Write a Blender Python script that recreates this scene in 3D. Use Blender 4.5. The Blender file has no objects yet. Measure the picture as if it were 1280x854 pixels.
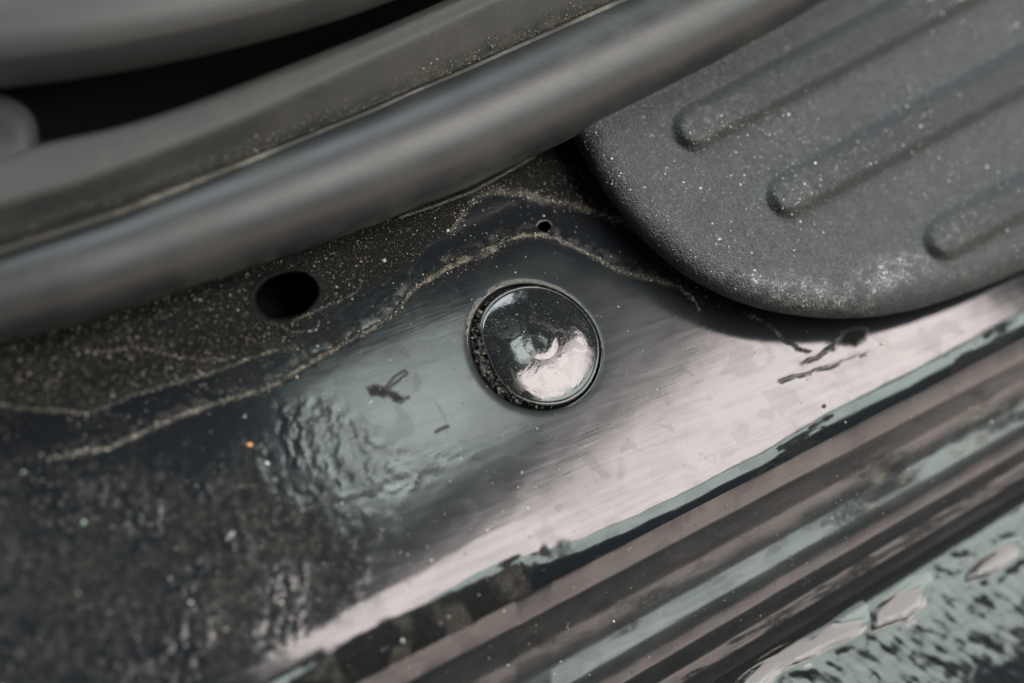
import bpy, math, random
import numpy as np
from mathutils import Vector, Matrix
random.seed(7)
rng = np.random.default_rng(7)
scene = bpy.context.scene
col = scene.collection
MM = 0.001
# ------------------------------------------------------------------ camera
W0, H0 = 1280.0, 854.0            # layout sketch units used for tracing outlines
D = 0.27; THETA = math.radians(28.0)
near = np.array([-0.55, -0.835]); near /= np.linalg.norm(near)
CAM = np.array([near[0]*math.sin(THETA), near[1]*math.sin(THETA), math.cos(THETA)]) * D
VIEWW = 0.200
LENS = 36.0 * D / VIEWW
fwd = -CAM / np.linalg.norm(CAM)
rgt = np.cross(fwd, [0, 1, 0]); rgt /= np.linalg.norm(rgt)
upv = np.cross(rgt, fwd)
cam_d = bpy.data.cameras.new('camera'); cam = bpy.data.objects.new('camera', cam_d); col.objects.link(cam)
cam.matrix_world = Matrix(((rgt[0], upv[0], -fwd[0], CAM[0]), (rgt[1], upv[1], -fwd[1], CAM[1]), (rgt[2], upv[2], -fwd[2], CAM[2]), (0, 0, 0, 1)))
cam_d.lens = LENS; cam_d.sensor_width = 36; cam_d.sensor_fit = 'HORIZONTAL'
cam_d.clip_start = 0.005; cam_d.clip_end = 20
cam_d.dof.use_dof = True; cam_d.dof.focus_distance = 0.273; cam_d.dof.aperture_fstop = 5.1
scene.camera = cam

def unproj(px, py, z):
    """point at height z (metres) seen at sketch position (px, py)"""
    px = np.asarray(px, float); py = np.asarray(py, float); z = np.asarray(z, float)
    k = VIEWW / D / W0
    a = (px - W0/2) * k; b = -(py - H0/2) * k
    d = fwd[None, :] + a.reshape(-1, 1)*rgt + b.reshape(-1, 1)*upv
    t = (z.reshape(-1) - CAM[2]) / d[:, 2]
    return CAM + d * t[:, None]
def U(px, py, z=0.0): return unproj([px], [py], [z])[0]

S_DIR = U(1000, 570) - U(600, 777); S_DIR /= np.linalg.norm(S_DIR)
T_DIR = np.array([S_DIR[1], -S_DIR[0], 0.0])
# ------------------------------------------------------------------ world and added area lights
world = bpy.data.worlds.new('World'); scene.world = world; world.use_nodes = True
world.node_tree.nodes['Background'].inputs['Color'].default_value = (0.80, 0.92, 1.0, 1)
world.node_tree.nodes['Background'].inputs['Strength'].default_value = 0.03
vs = scene.view_settings
vs.view_transform = 'Standard'; vs.look = 'None'; vs.exposure = 0.27; vs.gamma = 1.0; vs.use_curve_mapping = False

def lamp(name, pos, target, xdir, sx, sy, radiance, color):
    l = bpy.data.lights.new(name, 'AREA'); l.shape = 'RECTANGLE'; l.size = sx; l.size_y = sy
    l.energy = radiance * math.pi * sx * sy; l.color = color
    o = bpy.data.objects.new(name, l); col.objects.link(o)
    zax = np.array(pos, float) - np.array(target, float); zax /= np.linalg.norm(zax)
    x = np.array(xdir, float); x -= zax*np.dot(x, zax); x /= np.linalg.norm(x)
    y = np.cross(zax, x)
    o.matrix_world = Matrix(((x[0], y[0], zax[0], pos[0]), (x[1], y[1], zax[1], pos[1]), (x[2], y[2], zax[2], pos[2]), (0, 0, 0, 1)))
    return o
def mirror_hit(px, py, zc):
    """where the sill's mirror image of an overhead point at height zc is seen"""
    P = U(px, py, 0); v = P - CAM; v[2] = -v[2]
    return P + v * (zc / v[2])
HC = 1.0
# big unseen warm area light, added for the pale reflection in the flat sill
A_, B_ = mirror_hit(495, 765, HC), mirror_hit(885, 435, HC)
e1 = (B_ - A_) / np.linalg.norm(B_ - A_)
C_ = mirror_hit(1150, 640, HC); e2 = np.array([-e1[1], e1[0], 0]);
if np.dot(C_ - A_, e2) < 0: e2 = -e2
L1, W1 = 0.90, 0.40
c1 = A_ + e1*(L1/2 - 0.13) + e2*(W1/2)
lamp('added_pink_light', c1, c1 - np.array([0, 0, 1]), e1, L1, W1, 13.0, (1.0, 0.90, 0.865))
# smaller unseen greenish light, added for the patch mirrored left of the plug
g = [mirror_hit(*p, HC) for p in ((372, 506), (590, 402), (655, 535), (440, 640))]
gc = sum(g)/4; ge = (g[1]-g[0]) + (g[2]-g[3]); gl = np.linalg.norm(ge)/2; gw = np.linalg.norm((g[3]-g[0]) + (g[2]-g[1]))/2
lamp('added_patch_light', gc, gc - np.array([0, 0, 1]), ge, gl, gw, 8.5, (0.86, 1.0, 0.94))
def dir_lamp(name, s, phi, dist, sx, sy, rad, colr):
    ph = math.radians(phi); k = math.sqrt(1 - s*s)
    d = S_DIR*s + T_DIR*math.sin(ph)*k + np.array([0, 0, 1])*math.cos(ph)*k
    return lamp(name, d*dist, (0, 0, 0), S_DIR, sx, sy, rad, colr)
dir_lamp('added_side_green', 0.50, 27, 1.2, 1.25, 0.34, 6.3, (0.86, 1.0, 0.92))  # unseen green light added for the band along the rolled edge
dir_lamp('added_side_warm', 0.40, 72, 1.2, 1.8, 0.30, 3.8, (1.0, 0.82, 0.73))  # unseen low warm light, added for the brown bands on the ridges
dir_lamp('added_inner_light', 0.05, -57, 1.3, 1.1, 0.85, 9.0, (0.87, 0.96, 1.0))  # unseen light added on the inner side to shade the ribs

# ------------------------------------------------------------------ numeric helpers
def smooth(a, b, x):
    t = np.clip((x - a) / (b - a), 0, 1); return t*t*(3 - 2*t)
def vnoise(x, y, seed):
    r = np.random.default_rng(seed).random((256, 256))
    xi = np.floor(x).astype(int); yi = np.floor(y).astype(int)
    fx = x - xi; fy = y - yi; fx = fx*fx*(3-2*fx); fy = fy*fy*(3-2*fy)
    a = r[yi % 256, xi % 256]; b = r[yi % 256, (xi+1) % 256]; c = r[(yi+1) % 256, xi % 256]; d = r[(yi+1) % 256, (xi+1) % 256]
    return (a*(1-fx)+b*fx)*(1-fy) + (c*(1-fx)+d*fx)*fy
def fbm(x, y, scale, seed, octv=4):
    s = 0; amp = 1; tot = 0; f = 1/scale
    for o in range(octv):
        s = s + amp*vnoise(x*f + 17.3*o, y*f + 9.1*o, seed+o); tot += amp; amp *= 0.5; f *= 2.03
    return s/tot
def cells(x, y, scale, seed):
    """distance to nearest scattered point, in cells"""
    r = np.random.default_rng(seed); jx = r.random((128, 128)); jy = r.random((128, 128))
    X = x/scale; Y = y/scale; xi = np.floor(X).astype(int); yi = np.floor(Y).astype(int)
    best = np.full(x.shape, 9.0)
    for dx in (-1, 0, 1):
        for dy in (-1, 0, 1):
            cx = xi+dx; cy = yi+dy
            d = (cx + jx[cy % 128, cx % 128] - X)**2 + (cy + jy[cy % 128, cx % 128] - Y)**2
            best = np.minimum(best, d)
    return np.sqrt(best)
def poly_dist(x, y, pts, closed=False):
    pts = [np.array(p, float) for p in pts]
    if closed: pts = pts + [pts[0]]
    best = np.full(x.shape, 1e12)
    for a, b in zip(pts[:-1], pts[1:]):
        ab = b - a; L = ab.dot(ab) + 1e-9
        t = np.clip(((x-a[0])*ab[0] + (y-a[1])*ab[1])/L, 0, 1)
        best = np.minimum(best, (x - a[0] - t*ab[0])**2 + (y - a[1] - t*ab[1])**2)
    return np.sqrt(best)
def inside(x, y, pts):
    r = np.zeros(x.shape, bool); n = len(pts)
    for i in range(n):
        x1, y1 = pts[i]; x2, y2 = pts[(i+1) % n]
        if y1 == y2: continue
        c = ((y1 > y) != (y2 > y)) & (x < (x2-x1)*(y-y1)/(y2-y1) + x1)
        r ^= c
    return r
def sdist(x, y, pts):
    d = poly_dist(x, y, pts, True); return np.where(inside(x, y, pts), d, -d)
def region(x, y, pts, e0, e1, wob=0, seed=1, wscale=30):
    d = sdist(x, y, pts)
    if wob: d = d + wob*(fbm(x, y, wscale, seed)-0.5)*2
    return smooth(e0, e1, d)
def spline(pts, n):
    """Catmull-Rom through points, n samples evenly by length"""
    p = np.array(pts, float); p = np.vstack([2*p[0]-p[1], p, 2*p[-1]-p[-2]])
    out = []
    for i in range(1, len(p)-2):
        t = np.linspace(0, 1, 24, endpoint=False)[:, None]
        out.append(0.5*((2*p[i]) + (p[i+1]-p[i-1])*t + (2*p[i-1]-5*p[i]+4*p[i+1]-p[i+2])*t*t + (3*p[i]-p[i-1]-3*p[i+1]+p[i+2])*t**3))
    out = np.vstack(out + [p[-2:-1]])
    L = np.concatenate([[0], np.cumsum(np.linalg.norm(np.diff(out, axis=0), axis=1))])
    u = np.linspace(0, L[-1], n)
    return np.stack([np.interp(u, L, out[:, k]) for k in range(out.shape[1])], 1)

# ------------------------------------------------------------------ object helpers
def tag(o, label=None, cat=None, group=None, kind=None):
    for k, v in (('label', label), ('category', cat), ('group', group), ('kind', kind)):
        if v: o[k] = v
    return o
def empty(name, loc=(0, 0, 0)):
    o = bpy.data.objects.new(name, None); o.location = loc; o.empty_display_size = 0.01; col.objects.link(o); return o
def mesh_obj(name, verts, faces, material, parent=None, smooth_=True, attrs=None, origin=None):
    verts = np.asarray(verts, float)
    if parent is not None: origin = np.array(parent.location)
    if origin is not None: verts = verts - np.array(origin)
    me = bpy.data.meshes.new(name)
    faces = np.asarray(faces)
    if faces.ndim == 2:
        nf, k = faces.shape
        me.vertices.add(len(verts)); me.vertices.foreach_set('co', verts.astype(np.float32).ravel())
        me.loops.add(nf*k); me.loops.foreach_set('vertex_index', faces.astype(np.int32).ravel())
        me.polygons.add(nf); me.polygons.foreach_set('loop_start', np.arange(0, nf*k, k, dtype=np.int32))
        me.update(calc_edges=True); me.validate()
    else:
        me.from_pydata(verts.tolist(), [], [list(f) for f in faces]); me.update()
    me.polygons.foreach_set('use_smooth', np.full(len(me.polygons), smooth_))
    for an, arr in (attrs or {}).items():
        a = me.attributes.new(an, 'FLOAT_COLOR', 'POINT'); a.data.foreach_set('color', np.asarray(arr, np.float32).ravel())
    me.materials.append(material)
    o = bpy.data.objects.new(name, me); col.objects.link(o)
    if parent is not None: o.parent = parent
    elif origin is not None: o.location = origin
    return o
def grid_faces(nr, nc, flip=False, wrap=False):
    r = np.arange(nr-1)[:, None]; c = np.arange(nc if wrap else nc-1)[None, :]
    a = r*nc + c; b = r*nc + (c+1) % nc; d = (r+1)*nc + (c+1) % nc; e = (r+1)*nc + c
    f = np.stack([a, e, d, b] if not flip else [a, b, d, e], -1).reshape(-1, 4)
    return f

# ------------------------------------------------------------------ materials
class NT:
    def __init__(s, name):
        s.m = bpy.data.materials.new(name); s.m.use_nodes = True; s.t = s.m.node_tree; s.t.nodes.clear()
        s.out = s.n('ShaderNodeOutputMaterial'); s.b = s.n('ShaderNodeBsdfPrincipled'); s.l(s.b.outputs[0], s.out.inputs[0])
        s.tc = s.n('ShaderNodeTexCoord').outputs['Object']
    def n(s, typ, **kw):
        o = s.t.nodes.new(typ)
        for k, v in kw.items(): setattr(o, k, v)
        return o
    def l(s, a, b): s.t.links.new(a, b)
    def put(s, sock, v):
        if isinstance(v, bpy.types.NodeSocket): s.l(v, sock)
        elif isinstance(v, (tuple, list)): sock.default_value = tuple(v) + ((1,) if len(v) == 3 and len(sock.default_value) == 4 else ())
        else: sock.default_value = v
    def set(s, **kw):
        for k, v in kw.items(): s.put(s.b.inputs[k.replace('_', ' ')], v)
    def math(s, op, a, b=0.0, c=0.0):
        o = s.n('ShaderNodeMath', operation=op); s.put(o.inputs[0], a); s.put(o.inputs[1], b); s.put(o.inputs[2], c); return o.outputs[0]
    def mapped(s, scale=(1, 1, 1), rot=(0, 0, 0)):
        o = s.n('ShaderNodeMapping'); s.l(s.tc, o.inputs[0]); o.inputs['Scale'].default_value = scale; o.inputs['Rotation'].default_value = rot; return o.outputs[0]
    def streaks(s, scale, ang):
        a = s.n('ShaderNodeMapping'); s.l(s.tc, a.inputs[0]); a.inputs['Rotation'].default_value = (0, 0, -ang)
        b = s.n('ShaderNodeMapping'); s.l(a.outputs[0], b.inputs[0]); b.inputs['Scale'].default_value = scale; return b.outputs[0]
    def noise(s, scale, detail=4, rough=0.55, vec=None, dist=0.0):
        o = s.n('ShaderNodeTexNoise'); o.inputs['Scale'].default_value = scale; o.inputs['Detail'].default_value = detail
        o.inputs['Roughness'].default_value = rough; o.inputs['Distortion'].default_value = dist; s.l(vec or s.tc, o.inputs['Vector']); return o.outputs['Fac']
    def voro(s, scale, feature='F1', vec=None, out='Distance'):
        o = s.n('ShaderNodeTexVoronoi', feature=feature); o.inputs['Scale'].default_value = scale; s.l(vec or s.tc, o.inputs['Vector']); return o.outputs[out]
    def ramp(s, v, a, b, lo=0.0, hi=1.0):
        o = s.n('ShaderNodeMapRange', interpolation_type='SMOOTHSTEP'); s.put(o.inputs[0], v); s.put(o.inputs[1], a); s.put(o.inputs[2], b); s.put(o.inputs[3], lo); s.put(o.inputs[4], hi); return o.outputs[0]
    def mix(s, f, a, b):
        o = s.n('ShaderNodeMix', data_type='RGBA'); s.put(o.inputs[0], f); s.put(o.inputs[6], a); s.put(o.inputs[7], b); return o.outputs[2]
    def mixf(s, f, a, b):
        o = s.n('ShaderNodeMix', data_type='FLOAT'); s.put(o.inputs[0], f); s.put(o.inputs[2], a); s.put(o.inputs[3], b); return o.outputs[0]
    def attr(s, name):
        o = s.n('ShaderNodeAttribute', attribute_name=name); sp = s.n('ShaderNodeSeparateColor'); s.l(o.outputs['Color'], sp.inputs[0])
        return sp.outputs[0], sp.outputs[1], sp.outputs[2], o.outputs['Alpha']
    def bump(s, h, dist, strength=1.0, prev=None):
        o = s.n('ShaderNodeBump'); o.inputs['Distance'].default_value = dist; s.put(o.inputs['Strength'], strength); s.l(h, o.inputs['Height'])
        if prev is not None: s.l(prev, o.inputs['Normal'])
        return o.outputs[0]

ANG = math.atan2(S_DIR[1], S_DIR[0])
def paint_material(name='black_paint', extra=0.0):
    n = NT(name)
    dirt, sed, film, stain_or_refl = n.attr('soil')
    grain = n.noise(2600, 3, 0.7); grain2 = n.noise(900, 3, 0.6); blotch = n.noise(130, 5, 0.6, dist=0.6)
    streak = n.noise(1.0, 4, 0.6, vec=n.streaks((130, 2300, 300), ANG))
    streak2 = n.noise(1.0, 3, 0.6, vec=n.streaks((65, 800, 300), ANG - 0.06))
    patch = n.ramp(n.voro(150, 'F1', vec=None, out='Color') if False else n.noise(110, 2, 0.4, dist=1.2), 0.60, 0.62)
    filmv = n.math('MULTIPLY', film, n.ramp(n.math('ADD', grain, n.math('MULTIPLY', blotch, 0.6)), 0.55, 1.1, 0.5, 1.25))
    c = n.mix(filmv, (0.0085, 0.0100, 0.0120), (0.07, 0.073, 0.072))
    dcol = n.mix(n.ramp(grain, 0.48, 0.75), (0.004, 0.004, 0.0037), (0.062, 0.057, 0.046))
    dcol = n.mix(n.ramp(grain2, 0.35, 0.65), (0.008, 0.008, 0.007), dcol)
    dmask = n.math('MULTIPLY', dirt, n.ramp(grain2, 0.25, 0.6, 0.55, 1.0))
    c = n.mix(dmask, c, dcol)
    scol = n.mix(n.ramp(grain, 0.35, 0.7), (0.055, 0.050, 0.041), (0.25, 0.23, 0.19))
    c = n.mix(sed, c, scol)
    c = n.mix(stain_or_refl, c, (0.006, 0.006, 0.006))
    r = n.math('ADD', 0.065 + extra, n.math('MULTIPLY', streak2, 0.06))
    r = n.math('ADD', r, n.math('MULTIPLY', patch, 0.02))
    r = n.math('ADD', r, n.math('MULTIPLY', film, 0.30))
    mat_ = n.math('MAXIMUM', n.ramp(dmask, 0.0, 0.11), stain_or_refl); r = n.mixf(n.math('MAXIMUM', n.ramp(dmask, 0.05, 0.26), stain_or_refl), r, 0.75); r = n.mixf(sed, r, 0.95)
    sp = n.mixf(n.math('MAXIMUM', mat_, sed), n.math('MULTIPLY', n.math('SUBTRACT', 0.5, n.math('MULTIPLY', patch, 0.05)), n.ramp(n.math('ADD', n.math('MULTIPLY', streak2, 0.5), n.math('MULTIPLY', n.noise(60, 5, 0.65, dist=0.5), 0.5)), 0.30, 0.62, 0.74, 1.06)), 0.06)
    n.set(Base_Color=c, Roughness=r, Specular_IOR_Level=sp)
    b = n.bump(streak, 0.0000045, 0.5)
    b = n.bump(streak2, 0.000012, 0.35, b)
    b = n.bump(grain, 0.00025, n.math('MAXIMUM', n.math('MULTIPLY', dirt, 0.9), sed), b)
    n.set(Normal=b)
    return n.m
def rubber_material(name, colr, rough, dustcol, dustamt, bumpd=0.00006, scale=1800, spec=0.5):
    n = NT(name)
    d1, d2, d3, d4 = n.attr('soil')
    fine = n.noise(scale, 4, 0.65); big = n.noise(70, 4, 0.6)
    dm = n.math('MULTIPLY', n.math('ADD', d1, n.math('MULTIPLY', n.ramp(big, 0.4, 0.75), dustamt)), n.ramp(fine, 0.35, 0.65, 0.3, 1.0))
    n.set(Base_Color=n.mix(n.math('MINIMUM', dm, 1.0), colr, dustcol), Roughness=n.mixf(dm, n.math('ADD', rough, n.math('MULTIPLY', big, 0.08)), 0.85), Specular_IOR_Level=spec)
    n.set(Normal=n.bump(n.noise(90, 3, 0.6), 0.0006, 0.07, n.bump(fine, bumpd, 0.4)))
    return n.m
def plate_material():
    n = NT('grained_plastic')
    wear, dust, d3, d4 = n.attr('soil')
    v1 = n.voro(1450, 'DISTANCE_TO_EDGE', vec=n.n('ShaderNodeVectorMath', operation='ADD').outputs[0])
    vm = [x for x in n.t.nodes if x.type == 'VECT_MATH'][0]
    nz = n.n('ShaderNodeTexNoise'); nz.inputs['Scale'].default_value = 700; n.l(n.tc, nz.inputs['Vector'])
    sc = n.n('ShaderNodeVectorMath', operation='SCALE'); sc.inputs['Scale'].default_value = 0.0009; n.l(nz.outputs['Color'], sc.inputs[0])
    n.l(n.tc, vm.inputs[0]); n.l(sc.outputs[0], vm.inputs[1])
    edge = n.ramp(v1, 0.0, 0.22)
    fine = n.noise(3500, 3, 0.6); mid = n.noise(260, 4, 0.6); big = n.noise(45, 3, 0.5)
    c = n.mix(n.ramp(mid, 0.3, 0.7), (0.020, 0.022, 0.024), (0.031, 0.033, 0.036))
    c = n.mix(n.math('MULTIPLY', n.math('SUBTRACT', 1.0, edge), 0.45), c, (0.055, 0.056, 0.056))
    w = n.math('MULTIPLY', wear, n.math('MULTIPLY', n.ramp(v1, 0.10, 0.0, 0.06, 1.0), n.ramp(n.noise(330, 5, 0.75), 0.40, 0.62)))
    w = n.math('MULTIPLY', w, 1.3)
    c = n.mix(n.math('MULTIPLY', d3, n.ramp(n.noise(500, 4, 0.7), 0.3, 0.7, 0.55, 1.0)), c, (0.009, 0.0105, 0.011))
    c = n.mix(n.math('MINIMUM', w, 1.0), c, (0.42, 0.42, 0.42))
    dd = n.math('MULTIPLY', dust, n.ramp(n.noise(700, 5, 0.75), 0.48, 0.68))
    c = n.mix(dd, c, (0.25, 0.24, 0.19))
    n.set(Base_Color=c, Roughness=n.math('ADD', 0.50, n.math('MULTIPLY', big, 0.12)), Specular_IOR_Level=0.45)
    b = n.bump(edge, 0.00016, 0.9); b = n.bump(fine, 0.00004, 0.4, b)
    n.set(Normal=b)
    return n.m
def grain_material():
    n = NT('sand_grain')
    a = n.n('ShaderNodeAttribute', attribute_name='tint')
    n.set(Base_Color=a.outputs['Color'], Roughness=0.7); return n.m
def plain(name, colr, rough, spec=0.5, scale=900, bd=0.00005):
    n = NT(name); f = n.noise(scale, 4, 0.6)
    n.set(Base_Color=n.mix(f, tuple(x*0.7 for x in colr), tuple(x*1.3 for x in colr)), Roughness=n.math('ADD', rough, n.math('MULTIPLY', f, 0.1)), Specular_IOR_Level=spec, Normal=n.bump(f, bd, 0.3)); return n.m
def water_material():
    n = NT('water'); n.set(Base_Color=(1, 1, 1), Roughness=0.02, IOR=1.33, Transmission_Weight=1.0); return n.m
def plug_material():
    n = NT('glossy_black_plastic')
    d1, d2, d3, d4 = n.attr('soil')
    fine = n.noise(2500, 3, 0.7); blot = n.noise(260, 4, 0.6, dist=0.8)
    sm = n.ramp(blot, 0.52, 0.56)
    dm = n.math('MULTIPLY', n.ramp(fine, 0.62, 0.72), d1)
    n.set(Base_Color=n.mix(dm, (0.010, 0.011, 0.012), (0.20, 0.18, 0.14)), Roughness=n.math('ADD', n.math('ADD', 0.10, n.math('MULTIPLY', sm, 0.10)), n.math('MULTIPLY', dm, 0.6)), Specular_IOR_Level=0.6)
    n.set(Normal=n.bump(n.noise(170, 4, 0.5, dist=0.7), 0.00022, 0.45)); return n.m
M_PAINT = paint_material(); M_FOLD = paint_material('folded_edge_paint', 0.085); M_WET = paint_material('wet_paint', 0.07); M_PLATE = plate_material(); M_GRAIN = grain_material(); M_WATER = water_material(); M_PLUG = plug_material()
M_SEAL = rubber_material('seal_rubber', (0.011, 0.0125, 0.0135), 0.41, (0.085, 0.080, 0.068), 0.28, bumpd=0.00012, scale=1500, spec=0.5)
M_TRIM = rubber_material('trim_plastic', (0.024, 0.0255, 0.0265), 0.52, (0.12, 0.11, 0.085), 0.22, bumpd=0.00012, spec=0.35)
M_TRIM2 = rubber_material('upper_trim_plastic', (0.028, 0.0285, 0.029), 0.42, (0.09, 0.085, 0.07), 0.12, spec=0.4)
M_BLACK = plain('cavity_black', (0.006, 0.006, 0.006), 0.9, 0.1)

# ------------------------------------------------------------------ sill: heights and soil
TIDE = [(60, 575), (100, 566), (135, 560), (190, 535), (240, 515), (300, 495), (345, 480), (385, 455), (430, 430), (470, 408), (500, 385), (512, 366), (535, 350), (570, 330), (610, 315), (635, 300), (670, 295), (700, 299), (740, 320), (780, 340), (830, 352), (860, 368), (876, 388)]
TIDE2 = [(-20, 506), (60, 512), (110, 516), (160, 496), (220, 478), (280, 460), (330, 442), (368, 435), (385, 446)]
TIDE3 = [(110, 440), (150, 438), (180, 436), (225, 446), (285, 450)]
TIDE4 = [(560, 292), (585, 262), (605, 242), (640, 240), (680, 250), (715, 256), (750, 268), (790, 282), (815, 294)]
TIDE5 = [(365, 402), (400, 387), (440, 368), (452, 352)]
TIDE6 = [(345, 405), (370, 415), (395, 412), (398, 400)]
THIN = [(930, 390), (960, 408), (985, 432), (1010, 440)]
SCRATCH = [(500, 272), (545, 257), (590, 240), (630, 218), (668, 196)]
ARC = [(285, 612), (315, 607), (340, 615), (350, 630), (345, 645)]
ARC2 = [(345, 655), (375, 640), (400, 632), (440, 622), (480, 612)]
LINES = [(TIDE, 2.9, 1.0), (TIDE2, 2.4, 0.65), (TIDE3, 1.9, 0.6), (TIDE4, 5.5, 0.45), (TIDE5, 1.8, 0.45), (TIDE6, 1.2, 0.5), (THIN, 1.3, 0.5), (ARC, 3.0, 0.22), (ARC2, 2.5, 0.22)]
SANDY = [(-120, 300), (-120, 500), (60, 503), (110, 508), (200, 478), (300, 448), (372, 425), (402, 388), (450, 365), (505, 335), (560, 290), (600, 246), (640, 242), (700, 252), (760, 270), (850, 305), (900, 100), (500, 100), (0, 250)]
CRUST = [(-120, 480), (-120, 600), (100, 570), (240, 518), (385, 458), (500, 388), (512, 366), (570, 328), (640, 300), (700, 298), (790, 340), (880, 385), (940, 400), (1000, 300), (800, 240), (600, 230), (480, 300), (370, 400), (150, 480)]
LOWLEFT = [(-120, 560), (100, 572), (320, 565), (370, 600), (420, 630), (480, 645), (500, 640), (490, 675), (420, 755), (340, 815), (240, 880), (150, 960), (-150, 960)]
EDGE_DIRT = [(300, 905), (440, 800), (530, 758), (600, 728), (650, 706), (662, 715), (660, 740), (560, 800), (420, 880), (380, 920)]
FILM = [(365, 500), (470, 440), (585, 390), (600, 345), (650, 312), (690, 305), (780, 350), (850, 375), (900, 420), (860, 450), (800, 510), (720, 535), (640, 545), (560, 580), (480, 612), (390, 590)]
RIPPLE = [(335, 500), (420, 490), (500, 545), (590, 570), (500, 625), (400, 615), (350, 580)]
BUG = [(458, 487), (468, 481), (480, 484), (490, 490), (500, 494), (509, 497), (500, 503), (492, 503), (484, 494), (474, 496), (463, 494)]
BUG_LOOP = [(482, 484), (494, 470), (506, 463), (509, 467), (500, 474), (486, 485)]
HOLE_C, HOLE_A, HOLE_B, HOLE_R = (357, 370), 42, 29, math.radians(-20)
PLUG_C = (669, 433)
REFL_STREAKS = [([(1004, 457), (1020, 448), (1046, 432)], 3.2), ([(1040, 436), (1052, 426), (1066, 418)], 6), ([(976, 478), (1010, 469), (1053, 453), (1090, 442)], 3.4)]  # dark streaks of a reflection, put in as black marks and relief
REFL_BLOB = [(1044, 430), (1052, 411), (1070, 408), (1087, 410), (1084, 427), (1068, 433)]  # dark core of the same reflection, painted black

def plug_polar(x, y):
    P = unproj(x, y, np.zeros(x.size)); c = U(*PLUG_C)
    dx = P[:, 0]-c[0]; dy = P[:, 1]-c[1]
    return np.hypot(dx, dy)*1000, np.arctan2(dy, dx)
def yb(x): return 854 - (x - 450)*0.517
def gsc(x): return 1.0 - (x - 815)/465*0.20
QCX = np.array([-100, 325, 450, 525, 600, 645, 690, 740, 800, 865, 940, 1040, 1140, 1280, 1400]); QCY = np.array([-53, -53, -55, -57, -63, -62, -50, -43, -38, -35, -36, -44, -42, -50, -52])
def qcrease(x): return np.interp(x, QCX, QCY) + 5.0*(fbm(np.asarray(x, float), 0*np.asarray(x, float)+3.3, 60, 301, 3)-0.5)

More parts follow.
